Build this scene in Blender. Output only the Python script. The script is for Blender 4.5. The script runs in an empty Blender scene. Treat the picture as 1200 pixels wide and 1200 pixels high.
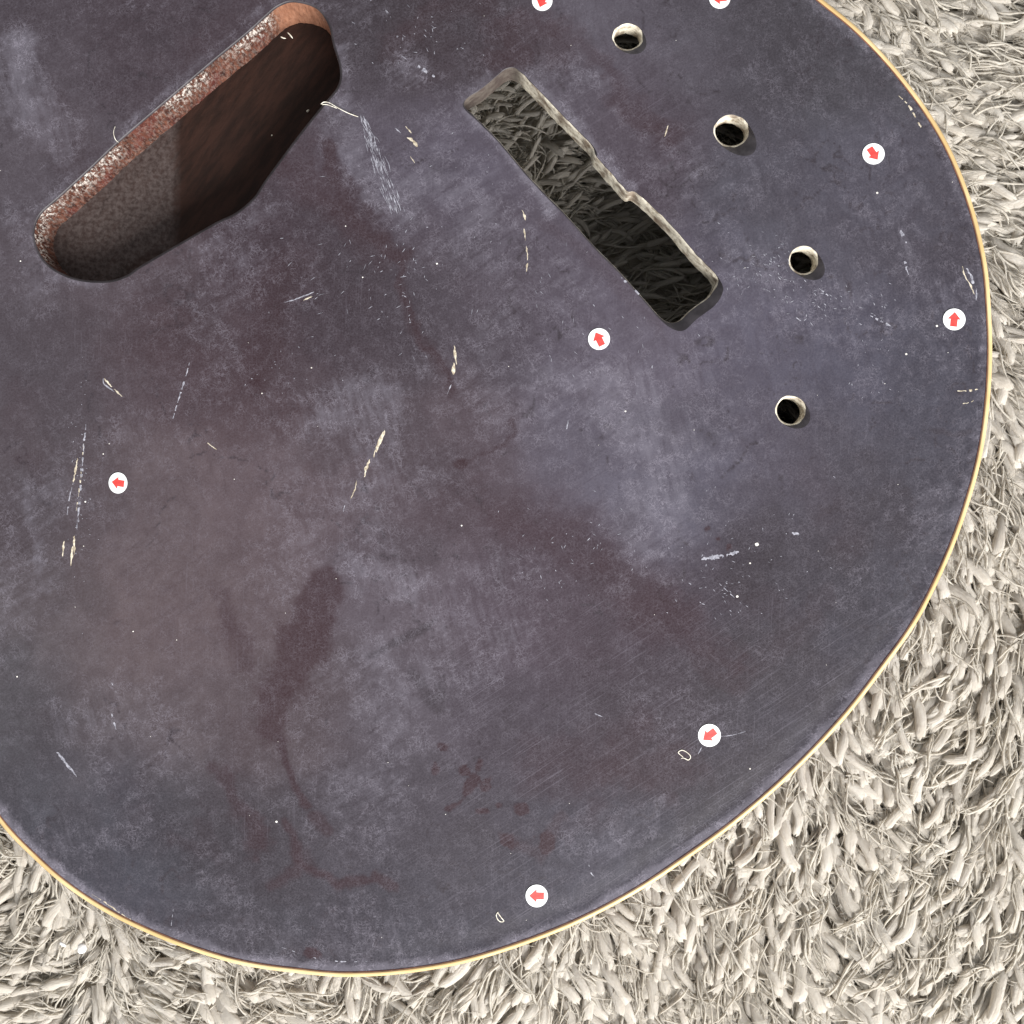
import bpy, math, random
import numpy as np
from mathutils import Vector
from mathutils.geometry import delaunay_2d_cdt

random.seed(7)
RNG = np.random.default_rng(11)
S = bpy.context.scene
COL = S.collection

# ------------------------------------------------------------------ camera
D0, W0, ZREF = 0.300, 0.294, 0.048          # distance to / width of the view at the plane of the top (metres)
H = ZREF + D0
cam_d = bpy.data.cameras.new('camera'); cam = bpy.data.objects.new('camera', cam_d); COL.objects.link(cam)
cam.location = (0, 0, H); cam.rotation_euler = (0, 0, 0)
cam_d.sensor_width = 36; cam_d.lens = 36 * D0 / W0
cam_d.clip_start = 0.01; cam_d.clip_end = 50
S.camera = cam
# ------------------------------------------------------------------ light (a room with one big window, lower right of the picture)
w = bpy.data.worlds.new('World'); S.world = w; w.use_nodes = True
bg = w.node_tree.nodes['Background']
bg.inputs['Color'].default_value = (0.97, 0.98, 1.0, 1); bg.inputs['Strength'].default_value = 0.51
ld = bpy.data.lights.new('window_light', 'AREA'); ld.shape = 'RECTANGLE'; ld.size = 1.6; ld.size_y = 1.0
ld.energy = 122; ld.color = (1.0, 0.98, 0.955)
lo = bpy.data.objects.new('window_light', ld); COL.objects.link(lo)
lo.location = (0.87, -1.395, 1.20)
lo.rotation_euler = (Vector((0, 0, 0.02)) - lo.location).to_track_quat('-Z', 'Y').to_euler()
S.view_settings.view_transform = 'Standard'; S.view_settings.look = 'None'
S.view_settings.exposure = 0.0; S.view_settings.gamma = 1.0

# ------------------------------------------------------------------ helpers
def P(u, v, z):
    """point of the place seen at photograph coordinate (u, v) when it lies at height z"""
    k = W0 / 1200.0 * (H - z) / D0
    return ((u - 600.0) * k, (600.0 - v) * k, z)
def Pn(u, v, z):
    u = np.asarray(u, float); v = np.asarray(v, float); z = np.broadcast_to(np.asarray(z, float), u.shape)
    k = W0 / 1200.0 * (H - z) / D0
    return np.stack([(u - 600.0) * k, (600.0 - v) * k, z], -1)

_grids = {}
def vnoise(x, y, seed=0):
    if seed not in _grids: _grids[seed] = np.random.default_rng(1000 + seed).random((256, 256))
    g = _grids[seed]
    x = np.asarray(x, float); y = np.asarray(y, float)
    xi = np.floor(x).astype(int); yi = np.floor(y).astype(int)
    fx = x - xi; fy = y - yi
    fx = fx * fx * (3 - 2 * fx); fy = fy * fy * (3 - 2 * fy)
    a = g[xi % 256, yi % 256]; b = g[(xi + 1) % 256, yi % 256]
    c = g[xi % 256, (yi + 1) % 256]; d = g[(xi + 1) % 256, (yi + 1) % 256]
    return (a * (1 - fx) + b * fx) * (1 - fy) + (c * (1 - fx) + d * fx) * fy
def fbm(x, y, seed=0, octv=4):
    s = 0; amp = 0.5; t = 0
    for i in range(octv):
        s = s + amp * vnoise(x * 2 ** i + 17.3 * i, y * 2 ** i + 9.1 * i, seed + i); t += amp; amp *= 0.5
    return s / t
def sstep(a, b, x):
    t = np.clip((np.asarray(x, float) - a) / (b - a), 0, 1); return t * t * (3 - 2 * t)
def polyd(u, v, pts, closed=False):
    """distance from points to a polyline"""
    pts = np.asarray(pts, float)
    best = np.full(np.shape(u), 1e18)
    n = len(pts); m = n if closed else n - 1
    for i in range(m):
        a = pts[i]; b = pts[(i + 1) % n]; ab = b - a; L2 = ab @ ab + 1e-9
        t = np.clip(((u - a[0]) * ab[0] + (v - a[1]) * ab[1]) / L2, 0, 1)
        dd = (u - a[0] - t * ab[0]) ** 2 + (v - a[1] - t * ab[1]) ** 2
        best = np.minimum(best, dd)
    return np.sqrt(best)
def inside(u, v, pts):
    pts = np.asarray(pts, float); n = len(pts); r = np.zeros(np.shape(u), bool)
    for i in range(n):
        x1, y1 = pts[i]; x2, y2 = pts[(i + 1) % n]
        if y1 == y2: continue
        c = ((y1 > v) != (y2 > v)) & (u < (x2 - x1) * (v - y1) / (y2 - y1) + x1)
        r ^= c
    return r
def smooth_loop(pts, step, sigma=0.0, closed=True):
    """Catmull-Rom through pts, resampled evenly, then smoothed"""
    p = np.asarray(pts, float); n = len(p); out = []
    rng_ = range(n if closed else n - 1)
    for i in rng_:
        if closed: p0, p1, p2, p3 = p[(i - 1) % n], p[i], p[(i + 1) % n], p[(i + 2) % n]
        else: p0, p1, p2, p3 = p[max(i - 1, 0)], p[i], p[i + 1], p[min(i + 2, n - 1)]
        for t in np.linspace(0, 1, 14, endpoint=False):
            out.append(0.5 * ((2 * p1) + (-p0 + p2) * t + (2 * p0 - 5 * p1 + 4 * p2 - p3) * t * t + (-p0 + 3 * p1 - 3 * p2 + p3) * t ** 3))
    if not closed: out.append(p[-1])
    q = np.array(out)
    qq = np.vstack([q, q[:1]]) if closed else q
    L = np.concatenate([[0], np.cumsum(np.linalg.norm(np.diff(qq, axis=0), axis=1))])
    m = max(6, int(round(L[-1] / step)))
    s = np.linspace(0, L[-1], m, endpoint=not closed)
    r = np.stack([np.interp(s, L, qq[:, 0]), np.interp(s, L, qq[:, 1])], -1)
    if sigma > 0 and closed:
        k = int(3 * sigma / step) + 1; x = np.arange(-k, k + 1) * step
        g = np.exp(-x * x / (2 * sigma * sigma)); g /= g.sum()
        r = sum(g[j] * np.roll(r, j - k, axis=0) for j in range(2 * k + 1))
    return r
def normals2d(loop):
    """outward normals of a closed 2d loop"""
    t = np.roll(loop, -1, 0) - np.roll(loop, 1, 0)
    t /= np.linalg.norm(t, axis=1)[:, None] + 1e-9
    n = np.stack([t[:, 1], -t[:, 0]], -1)
    x, y = loop[:, 0], loop[:, 1]
    if np.sum(x * np.roll(y, -1) - np.roll(x, -1) * y) < 0: n = -n
    return n
def mesh_obj(name, verts, faces, mat, parent=None, smooth=True, attrs=None, uv=None):
    me = bpy.data.meshes.new(name)
    verts = np.asarray(verts, np.float32).reshape(-1, 3)
    if isinstance(faces, np.ndarray):
        k = faces.shape[1]; nf = len(faces)
        me.vertices.add(len(verts)); me.vertices.foreach_set('co', verts.ravel())
        me.loops.add(nf * k); me.loops.foreach_set('vertex_index', faces.astype(np.int32).ravel())
        me.polygons.add(nf); me.polygons.foreach_set('loop_start', np.arange(0, nf * k, k, dtype=np.int32))
        me.update(calc_edges=True); me.validate()
    else:
        me.from_pydata(verts.tolist(), [], [list(map(int, f)) for f in faces]); me.update()
    if smooth: me.polygons.foreach_set('use_smooth', np.ones(len(me.polygons), bool))
    for k, a in (attrs or {}).items():
        at = me.attributes.new(k, 'FLOAT', 'POINT'); at.data.foreach_set('value', np.asarray(a, np.float32).ravel())
    if mat: me.materials.append(mat)
    o = bpy.data.objects.new(name, me); COL.objects.link(o)
    if parent: o.parent = parent
    return o
def tag(o, label=None, cat=None, group=None, kind=None):
    if label: o['label'] = label
    if cat: o['category'] = cat
    if group: o['group'] = group
    if kind: o['kind'] = kind
    return o
def loft(loops, closed=True, flip=False):
    """quads joining equally long loops of 3d points"""
    n = len(loops[0]); V = np.concatenate(loops); F = []
    for j in range(len(loops) - 1):
        for i in range(n if closed else n - 1):
            a, b = j * n + i, j * n + (i + 1) % n
            f = (a, b, b + n, a + n)
            F.append(f[::-1] if flip else f)
    return V, np.array(F)
def cdt(outer_loops, extra, keep):
    """triangulate: constraint loops + free points, keep triangles whose centre passes keep()"""
    pts = []; edges = []
    for lp in outer_loops:
        b = len(pts); n = len(lp)
        pts += [Vector((float(x), float(y))) for x, y in lp]
        edges += [(b + i, b + (i + 1) % n) for i in range(n)]
    pts += [Vector((float(x), float(y))) for x, y in extra]
    v, e, f, *_ = delaunay_2d_cdt(pts, edges, [], 0, 1e-4)
    v = np.array([(p.x, p.y) for p in v]); f = np.array([t for t in f if len(t) == 3])
    c = v[f].mean(1); f = f[keep(c[:, 0], c[:, 1])]
    return v, f

# ------------------------------------------------------------------ materials
class NT:
    def __init__(s, name):
        s.m = bpy.data.materials.new(name); s.m.use_nodes = True
        s.t = s.m.node_tree; s.b = s.t.nodes['Principled BSDF']
    def n(s, kind, **kw):
        nd = s.t.nodes.new(kind)
        for k, v in kw.items():
            if k.startswith('i_'):
                nd.inputs[k[2:].replace('_', ' ')].default_value = v
            else: setattr(nd, k, v)
        return nd
    def l(s, a, b): s.t.links.new(a, b)
    def val(s, x, sock):
        if isinstance(x, (int, float)): sock.default_value = x
        elif isinstance(x, tuple): sock.default_value = x if len(x) == 4 else (*x, 1)
        else: s.l(x, sock)
    def math(s, op, a, b=0.0, clamp=False):
        nd = s.n('ShaderNodeMath', operation=op, use_clamp=clamp); s.val(a, nd.inputs[0]); s.val(b, nd.inputs[1]); return nd.outputs[0]
    def mix(s, f, a, b, mode='MIX'):
        nd = s.n('ShaderNodeMix', data_type='RGBA', blend_type=mode); s.val(f, nd.inputs[0]); s.val(a, nd.inputs[6]); s.val(b, nd.inputs[7]); return nd.outputs[2]
    def ramp(s, f, a, b, lo=0.0, hi=1.0):
        nd = s.n('ShaderNodeMapRange', interpolation_type='SMOOTHSTEP'); s.val(f, nd.inputs[0])
        nd.inputs[1].default_value = a; nd.inputs[2].default_value = b; nd.inputs[3].default_value = lo; nd.inputs[4].default_value = hi
        return nd.outputs[0]
    def attr(s, name): return s.n('ShaderNodeAttribute', attribute_name=name).outputs['Fac']
    def co(s, scale=(1, 1, 1), rot=0.0, kind='Object'):
        t = s.n('ShaderNodeTexCoord'); m1 = s.n('ShaderNodeMapping'); m1.inputs['Rotation'].default_value = (0, 0, rot)
        m2 = s.n('ShaderNodeMapping'); m2.inputs['Scale'].default_value = scale
        s.l(t.outputs[kind], m1.inputs[0]); s.l(m1.outputs[0], m2.inputs[0]); return m2.outputs[0]
    def noise(s, scale, vec=None, detail=4.0, rough=0.55, dist=0.0):
        nd = s.n('ShaderNodeTexNoise'); nd.inputs['Scale'].default_value = scale; nd.inputs['Detail'].default_value = detail
        nd.inputs['Roughness'].default_value = rough; nd.inputs['Distortion'].default_value = dist
        s.l(vec if vec is not None else s.co(), nd.inputs['Vector']); return nd.outputs['Fac']
    def bump(s, h, strength, dist):
        nd = s.n('ShaderNodeBump'); nd.inputs['Strength'].default_value = strength; nd.inputs['Distance'].default_value = dist
        s.l(h, nd.inputs['Height']); s.l(nd.outputs[0], s.b.inputs['Normal'])
    def col(s, c): s.val(c, s.b.inputs['Base Color'])
    def rough(s, r): s.val(r, s.b.inputs['Roughness'])

def mat_lacquer():
    """scuffed dark purple lacquer, sanded dull; finish colour, stains, rub-through and painted sheen come from per-vertex masks"""
    m = NT('scuffed_lacquer')
    mar, haz, drk, stk = (m.attr(k) for k in ('maroon', 'haze', 'dark', 'streak'))
    fin = m.n('ShaderNodeAttribute', attribute_name='lit_finish').outputs['Color']
    fine = m.noise(1900, detail=4, rough=0.75)
    mid = m.noise(110, detail=6, rough=0.68, dist=0.8)
    # hairline swirls: thin level lines of warped noise
    def lines(sc, seed, dist, wd):
        v = m.co(); mp = m.n('ShaderNodeMapping'); mp.inputs['Location'].default_value = (seed, seed * .7, seed * .3); m.l(v, mp.inputs[0])
        nz = m.noise(sc, mp.outputs[0], detail=2.0, rough=0.5, dist=dist)
        return m.ramp(m.math('ABSOLUTE', m.math('SUBTRACT', nz, 0.5)), 0.0, wd, 1.0, 0.0)
    sw = m.math('MAXIMUM', m.math('MAXIMUM', lines(230, 1.3, 1.6, 0.016), lines(390, 4.1, 1.1, 0.020)), m.math('MAXIMUM', lines(120, 8.7, 2.6, 0.008), lines(560, 2.2, 1.0, 0.03)))
    brk = m.ramp(m.noise(260, detail=3), 0.40, 0.60)
    sw = m.math('MULTIPLY', sw, brk)
    # rubbing and sanding strokes along two directions
    b1 = m.noise(1.0, m.co((620, 70, 1), math.radians(57)), detail=4, rough=0.6)
    b2 = m.noise(1.0, m.co((640, 90, 1), math.radians(-14)), detail=4, rough=0.6)
    pick = m.ramp(m.noise(18, detail=1), 0.42, 0.58)
    brush = m.math('ADD', m.math('MULTIPLY', b1, pick), m.math('MULTIPLY', b2, m.math('SUBTRACT', 1.0, pick)))
    s1 = m.ramp(m.noise(1.0, m.co((2600, 45, 1), math.radians(57)), detail=2), 0.54, 0.78)
    s2 = m.ramp(m.noise(1.0, m.co((2400, 60, 1), math.radians(2)), detail=2), 0.56, 0.80)
    sd = m.math('ADD', m.math('MULTIPLY', s1, stk), m.math('MULTIPLY', s2, m.ramp(m.noise(22), 0.45, 0.65, 0.1, 0.8)))
    c = m.mix(m.ramp(mid, 0.30, 0.70), m.mix(1.0, fin, (0.84, 0.80, 0.82), 'MULTIPLY'), m.mix(1.0, fin, (1.13, 1.13, 1.15), 'MULTIPLY'))
    c = m.mix(m.ramp(brush, 0.34, 0.50, 0.32, 0.0), c, m.mix(1.0, fin, (0.66, 0.60, 0.62), 'MULTIPLY'))
    c = m.mix(m.ramp(m.math('ADD', drk, m.math('MULTIPLY', m.math('SUBTRACT', mid, 0.5), 0.6)), 0.12, 0.85, 0, 0.74), c, (0.019, 0.014, 0.017))
    mm = m.ramp(m.math('ADD', mar, m.math('MULTIPLY', m.math('SUBTRACT', mid, 0.5), 0.32)), 0.12, 0.90, 0, 0.80)
    c = m.mix(mm, c, (0.029, 0.0125, 0.0145))
    hz = m.math('ADD', haz, m.math('ADD', m.math('MULTIPLY', m.math('SUBTRACT', mid, 0.5), 0.8), m.math('MULTIPLY', m.math('SUBTRACT', brush, 0.5), 1.1)))
    hz = m.ramp(m.math('ADD', hz, m.math('MULTIPLY', m.math('SUBTRACT', fine, 0.5), 0.5)), 0.20, 1.30, 0, 0.62)
    hz = m.math('MULTIPLY', hz, m.math('SUBTRACT', 1.0, m.math('MULTIPLY', mm, 0.65)))
    c = m.mix(hz, c, (0.165, 0.155, 0.188))
    swf = m.math('MULTIPLY', sw, m.math('ADD', 0.11, m.math('MULTIPLY', haz, 0.42)))
    c = m.mix(swf, c, (0.30, 0.28, 0.335))
    c = m.mix(m.math('MULTIPLY', sd, 0.20), c, (0.21, 0.195, 0.24))
    c = m.mix(m.ramp(fine, 0.30, 0.72, 0.0, 0.14), m.mix(0.16, c, (0.015, 0.012, 0.015)), (0.18, 0.165, 0.20))
    m.col(c)
    m.rough(m.math('ADD', m.math('SUBTRACT', 0.44, m.math('MULTIPLY', mm, 0.14)), m.math('MULTIPLY', m.math('SUBTRACT', fine, 0.5), 0.25)))
    m.b.inputs['Specular IOR Level'].default_value = 0.16
    m.bump(m.math('ADD', m.math('ADD', m.math('MULTIPLY', mid, 0.5), m.math('MULTIPLY', fine, 0.12)), m.math('MULTIPLY', sd, 0.06)), 0.2, 0.0006)
    return m.m
def mat_simple(name, a, b, scale, rough=0.6, bump=0.2, bdist=0.0004, spec=0.4, lo=0.35, hi=0.65, stretch=None, detail=5):
    m = NT(name)
    nz = m.noise(scale, m.co(stretch) if stretch else None, detail=detail, rough=0.6)
    m.col(m.mix(m.ramp(nz, lo, hi), a, b)); m.rough(rough); m.b.inputs['Specular IOR Level'].default_value = spec
    if bump: m.bump(nz, bump, bdist)
    return m.m
def mat_cavity_wall():
    m = NT('raw_mahogany_wall')
    grain = m.noise(1.0, m.co((1100, 1100, 260)), detail=5, rough=0.65)
    blot = m.noise(130, detail=4)
    c = m.mix(m.ramp(grain, 0.32, 0.68), (0.026, 0.009, 0.007), (0.14, 0.056, 0.036))
    c = m.mix(m.math('MULTIPLY', m.ramp(blot, 0.50, 0.72), 0.6), c, (0.10, 0.020, 0.018))
    dust_and_grey = m.math('MULTIPLY', m.attr('dust_and_grey'), m.ramp(m.noise(1.0, m.co((1100, 1100, 500)), detail=5, rough=0.75), 0.46, 0.60))
    c = m.mix(dust_and_grey, c, (0.62, 0.56, 0.51))
    c = m.mix(m.math('MULTIPLY', m.attr('fresh'), 0.85), c, m.mix(m.ramp(grain, 0.3, 0.7), (0.22, 0.095, 0.055), (0.34, 0.165, 0.10)))
    m.col(c); m.rough(0.8); m.b.inputs['Specular IOR Level'].default_value = 0.2
    m.bump(m.math('ADD', grain, dust_and_grey), 0.6, 0.0007); return m.m
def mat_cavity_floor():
    m = NT('two_tone_cavity_floor')
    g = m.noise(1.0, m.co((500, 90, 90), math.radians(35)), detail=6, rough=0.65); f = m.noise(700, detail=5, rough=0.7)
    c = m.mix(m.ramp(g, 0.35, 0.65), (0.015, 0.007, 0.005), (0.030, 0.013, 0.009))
    d = m.math('MULTIPLY', m.attr('dust_and_grey'), m.ramp(f, 0.25, 0.7, 0.35, 1.0))
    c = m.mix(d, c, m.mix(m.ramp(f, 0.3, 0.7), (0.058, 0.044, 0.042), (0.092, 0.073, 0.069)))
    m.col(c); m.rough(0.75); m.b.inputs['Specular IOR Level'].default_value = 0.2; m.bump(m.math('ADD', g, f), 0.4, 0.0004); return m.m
def mat_yarn(name, a, b, tip):
    m = NT(name)
    r = m.attr('rnd'); al = m.attr('along')
    uvn = m.n('ShaderNodeAttribute', attribute_name='fib').outputs['Vector']
    fib = m.noise(1.0, uvn, detail=5, rough=0.7)
    fz = m.noise(1000, detail=5, rough=0.75)
    big = m.noise(16, detail=2)
    c = m.mix(r, a, b)
    c = m.mix(m.ramp(fib, 0.42, 0.62, 0, 0.75), c, tip)
    c = m.mix(m.ramp(fib, 0.34, 0.53, 0.20, 0), c, (0.44, 0.385, 0.31))
    c = m.mix(m.ramp(fz, 0.34, 0.52, 0.20, 0), c, (0.50, 0.44, 0.36))
    c = m.mix(m.ramp(big, 0.40, 0.65, 0.0, 0.25), c, m.mix(0.5, a, (0.62, 0.55, 0.45)))
    m.col(c); m.rough(0.95); m.b.inputs['Specular IOR Level'].default_value = 0.08
    m.b.inputs['Sheen Weight'].default_value = 0.25; m.b.inputs['Sheen Roughness'].default_value = 0.6
    m.bump(m.math('ADD', fib, m.math('MULTIPLY', fz, 0.6)), 0.8, 0.0008)
    # wool lets some light through
    tr = m.n('ShaderNodeBsdfTranslucent'); m.l(c, tr.inputs['Color']); mx = m.n('ShaderNodeMixShader'); mx.inputs[0].default_value = 0.48
    m.l(m.b.outputs[0], mx.inputs[1]); m.l(tr.outputs[0], mx.inputs[2]); m.l(mx.outputs[0], m.t.nodes['Material Output'].inputs['Surface']); return m.m

M_LAC = mat_lacquer()
M_EDGE = mat_simple('dark_lacquer_edge', (0.026, 0.022, 0.026), (0.050, 0.044, 0.050), 260, 0.5, 0.15)
M_BIND = mat_simple('aged_cream_binding', (0.50, 0.345, 0.15), (0.68, 0.52, 0.28), 45, 0.38, 0.08, lo=0.3, hi=0.7)
M_PURF = mat_simple('red_brown_purfling', (0.11, 0.042, 0.030), (0.20, 0.085, 0.055), 300, 0.5, 0)
M_SIDE = mat_simple('dark_mahogany_side', (0.035, 0.010, 0.010), (0.08, 0.024, 0.02), 40, 0.35, 0.1, stretch=(1, 1, 8))
def mat_maple():
    m = NT('pale_raw_maple')
    nz = m.noise(420, detail=5, rough=0.65); b2 = m.noise(170, detail=4)
    c = m.mix(m.ramp(nz, 0.28, 0.60), (0.26, 0.21, 0.15), (0.70, 0.65, 0.54))
    c = m.mix(m.ramp(b2, 0.50, 0.66, 0, 0.8), c, (0.12, 0.08, 0.055))
    c = m.mix(m.math('MULTIPLY', m.attr('end_shade'), m.ramp(nz, 0.3, 0.66, 1.0, 0.93)), c, (0.060, 0.046, 0.041))
    m.col(c); m.rough(0.8); m.b.inputs['Specular IOR Level'].default_value = 0.2; m.bump(nz, 0.5, 0.0006); return m.m
M_MAPLE = mat_maple()
M_INNER = mat_simple('dark_inner_wood', (0.020, 0.012, 0.009), (0.05, 0.03, 0.02), 90, 0.85, 0.3)
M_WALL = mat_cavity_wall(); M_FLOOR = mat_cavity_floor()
M_SCR = mat_simple('exposed_pale_wood', (0.30, 0.25, 0.18), (0.66, 0.60, 0.48), 900, 0.8, 0.3)
M_SMEAR = mat_simple('chalky_scuff', (0.15, 0.15, 0.18), (0.36, 0.36, 0.41), 1200, 0.85, 0.2)
M_DUST = mat_simple('white_dust', (0.55, 0.52, 0.48), (0.80, 0.78, 0.74), 500, 0.9, 0)
M_PAPER = mat_simple('white_sticker_paper', (0.78, 0.80, 0.80), (0.84, 0.86, 0.86), 300, 0.55, 0.05)
M_RED = mat_simple('red_sticker_ink', (0.54, 0.040, 0.036), (0.62, 0.062, 0.054), 700, 0.55, 0.03)
M_LINT = mat_simple('pale_lint', (0.55, 0.50, 0.40), (0.85, 0.82, 0.72), 700, 0.9, 0)
M_BEAD = mat_simple('white_foam_bead', (0.80, 0.79, 0.77), (0.87, 0.86, 0.84), 900, 0.7, 0.2)
M_BACKING = mat_simple('carpet_backing', (0.50, 0.455, 0.385), (0.62, 0.57, 0.49), 300, 0.95, 0.5, 0.002)
M_YARN = mat_yarn('beige_chenille_yarn', (0.735, 0.685, 0.61), (0.82, 0.775, 0.70), (0.87, 0.835, 0.775))
M_STRAND = mat_yarn('pale_beige_strand', (0.77, 0.72, 0.635), (0.84, 0.80, 0.72), (0.87, 0.835, 0.765))

# ------------------------------------------------------------------ outlines (photograph coordinates; the body goes on beyond the frame)
AX = np.array([0.577, 0.817]); PX = np.array([0.817, -0.577])
def ap(a, p): return tuple(a * AX + p * PX)
OUT = [(965, 0), (990, 19), (1025, 52), (1060, 92), (1095, 140), (1119.5, 185.5), (1140.5, 241.5), (1153, 290), (1158.5, 322), (1162.5, 385), (1163, 405), (1161.5, 452), (1154.5, 515), (1140.5, 575), (1116, 645), (1077.5, 725), (1038, 781), (990, 843), (927, 909), (864, 964), (815, 1000), (750, 1044), (680, 1081), (610, 1109), (540, 1130), (470, 1141.5), (400, 1145), (350, 1140.5), (287, 1132), (227.5, 1115), (168, 1091.5), (115.5, 1065), (70, 1034), (35, 1002), (0, 965.5),
       ap(700, -553), ap(560, -522), ap(400, -470), ap(230, -408), ap(60, -372), ap(-80, -385), ap(-250, -440), ap(-400, -440), ap(-520, -350), ap(-580, -180), ap(-560, 0), ap(-540, 60), ap(-520, 130), ap(-480, 200), ap(-390, 250), ap(-350, 320), ap(-380, 410), ap(-450, 490), ap(-470, 570), ap(-410, 625), ap(-320, 612), ap(-190, 562), ap(-60, 548), ap(80, 590), ap(230, 670), ap(400, 745)]
OUT = smooth_loop(OUT, 8, sigma=14)
NOUT = normals2d(OUT)
CAV = [(345, 3), (371, 10.5), (385, 30), (390, 52), (398, 80), (395.5, 101), (378, 123), (350, 158), (311.5, 210), (297.5, 231), (276.5, 249), (252, 261), (210, 285), (164.5, 311.5), (147, 323), (122.5, 329), (87.5, 325.5), (59.5, 312), (45.5, 294), (40.5, 273), (48, 252), (70, 232), (105, 200), (140, 167), (196, 119), (250, 73), (290, 40), (312, 20), (327, 8)]
CAV = smooth_loop(CAV, 3.0, sigma=1.0)
SLOT = [(544, 124), (550, 115), (567, 104), (583, 90), (593, 82), (602, 80.5), (610, 86), (615, 91), (639, 116), (663, 141), (684, 162), (694, 173), (697, 183), (716, 205), (734, 225), (742, 225.5), (750, 231), (783, 262), (813, 297), (838, 323), (839.5, 333), (829, 348), (809, 363), (795, 376), (784, 378), (773, 371), (756, 352), (723, 315), (698, 290), (660, 248), (640, 228), (615, 201), (583, 163), (557, 137)]
SLOT = smooth_loop(SLOT, 2.5, sigma=1.5)
HOLES = [((735.5, 43.5), 16.3, 14.3, (5, 5)), ((857, 153.5), 19, 17.4, (11, 12)), ((941.5, 305), 15.7, 15.3, (9, 8)), ((926.5, 481), 16.3, 15.8, (6, 5))]

ZTOP = 0.0485
LIT_FINISH_GAIN = 0.43
_oc = OUT[::2]
def edge_dist(u, v): return polyd(u, v, _oc, True)
def ztop(u, v, d=None):
    u = np.asarray(u, float); v = np.asarray(v, float)
    if d is None: d = edge_dist(u, v)
    x = np.clip(d, 0, None)
    return ZTOP - 0.0024 * np.exp(-(x / 150.0) ** 1.6) - 0.00022 * np.exp(-((x - 20) / 13.0) ** 2) + 0.0012 * np.exp(-((u - 420) ** 2 + (v - 520) ** 2) / 420.0 ** 2)

def rim_loops(loop, off, lip=1.3, side=None):
    """outer, lip and inner loops of a routed opening; the dark bevel is widest in direction off"""
    n = normals2d(loop); o = np.array(off, float); L = np.linalg.norm(o)
    wgt = np.clip(n @ (o / max(L, 1e-6)), 0, 1) if L > 0 else np.zeros(len(n))
    ang = np.arange(len(loop))
    jag = 0.55 + 0.9 * vnoise(ang * 0.33, ang * 0 + loop[0, 0], 3)
    if side is not None: jag = jag * (0.25 + 0.75 * sstep(-0.55, 0.1, n @ np.array(side)))
    lipl = loop + n * (lip * jag)[:, None]
    outl = loop + n * 1.9 + n * (wgt * 0.0)[:, None] + o[None] * wgt[:, None]
    return outl, lipl, loop, wgt

slot_o, slot_l, slot_i, slot_w = rim_loops(SLOT, (7, 9), 1.2, (0.73, -0.68))
cav_n = normals2d(CAV); cav_o = CAV + cav_n * 2.6
hole_r = []
for (c, rx, ry, o) in HOLES:
    t = np.linspace(0, 2 * math.pi, 56, endpoint=False)
    lp = np.stack([c[0] + rx * np.cos(t), c[1] + ry * np.sin(t)], -1)
    hole_r.append(rim_loops(lp, o, 1.6))
TOPL = OUT - NOUT * 6.0

# ------------------------------------------------------------------ carpet (setting)
def tubes(C, R, k, ref, phase=None, flat=None, lump=None):
    """C (N,S,3) centre lines, R (N,S) radii, ref (N,3) side vector -> verts, quads"""
    N, Sg, _ = C.shape
    T = np.gradient(C, axis=1); T /= np.linalg.norm(T, axis=2, keepdims=True) + 1e-12
    A = np.broadcast_to(ref[:, None, :], C.shape); A = A - (A * T).sum(2, keepdims=True) * T
    A = A / (np.linalg.norm(A, axis=2, keepdims=True) + 1e-12); B = np.cross(T, A)
    th = np.arange(k) * 2 * math.pi / k
    if phase is not None: th = th[None, None, :] + phase[:, :, None]
    else: th = np.broadcast_to(th, (N, Sg, k))
    fl = 1.0 if flat is None else flat[:, None, None]
    rr = R[:, :, None] * (1 if lump is None else lump)
    V = C[:, :, None, :] + A[:, :, None, :] * (np.cos(th) * rr)[..., None] + B[:, :, None, :] * (np.sin(th) * rr * fl)[..., None]
    b = (np.arange(N) * Sg * k)[:, None, None]
    s = (np.arange(Sg - 1) * k)[None, :, None]; i = np.arange(k)[None, None, :]; j = (i + 1) % k
    F = np.stack([b + s + i, b + s + j, b + s + k + j, b + s + k + i], -1).reshape(-1, 4)
    return V, F
def arcs(x, y, z, az, L, e0, e1, Sg, bend=None, wob=0.0):
    """centre lines that start at elevation e0 and droop to e1, heading az (drifting by bend)"""
    N = len(x); t = np.linspace(0, 1, Sg)
    el = e0[:, None] + (e1 - e0)[:, None] * (t[None] ** 0.75)
    a = az[:, None] + (0 if bend is None else bend[:, None] * t[None])
    if wob: a = a + wob * np.sin(t[None] * (4 + 5 * RNG.random((N, 1))) + 6.3 * RNG.random((N, 1)))
    st = (L / (Sg - 1))[:, None]
    d = np.stack([np.cos(el) * np.cos(a), np.cos(el) * np.sin(a), np.sin(el)], -1) * st[..., None]
    c = np.cumsum(d, 1) - d
    c[..., 0] += x[:, None]; c[..., 1] += y[:, None]; c[..., 2] += z[:, None]
    return c
CTRL = [(470, 135), (448, 40), (490, -70), (620, -120), (780, -80), (890, 30), (960, 200), (1010, 330), (1000, 470), (960, 560), (880, 570), (830, 480), (810, 420), (760, 400), (640, 270), (560, 170)]
CTRL = smooth_loop(CTRL, 12, sigma=6)
_back_px = OUT                                             # outline at the height of the edge
OUTW = Pn(OUT[:, 0], OUT[:, 1], 0.041)[:, :2]
CTRLW = Pn(CTRL[:, 0], CTRL[:, 1], 0.036)[:, :2]
HALF = 0.214
def carpet_ok(x, y, m):
    ins = inside(x, y, OUTW); dd = polyd(x, y, OUTW[::2], True)
    inc = inside(x, y, CTRLW); dc = polyd(x, y, CTRLW, True)
    return (~ins) | (dd < 0.010) | (inc & (dc > 0.002))      # the pile also runs a little way under the body
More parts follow.
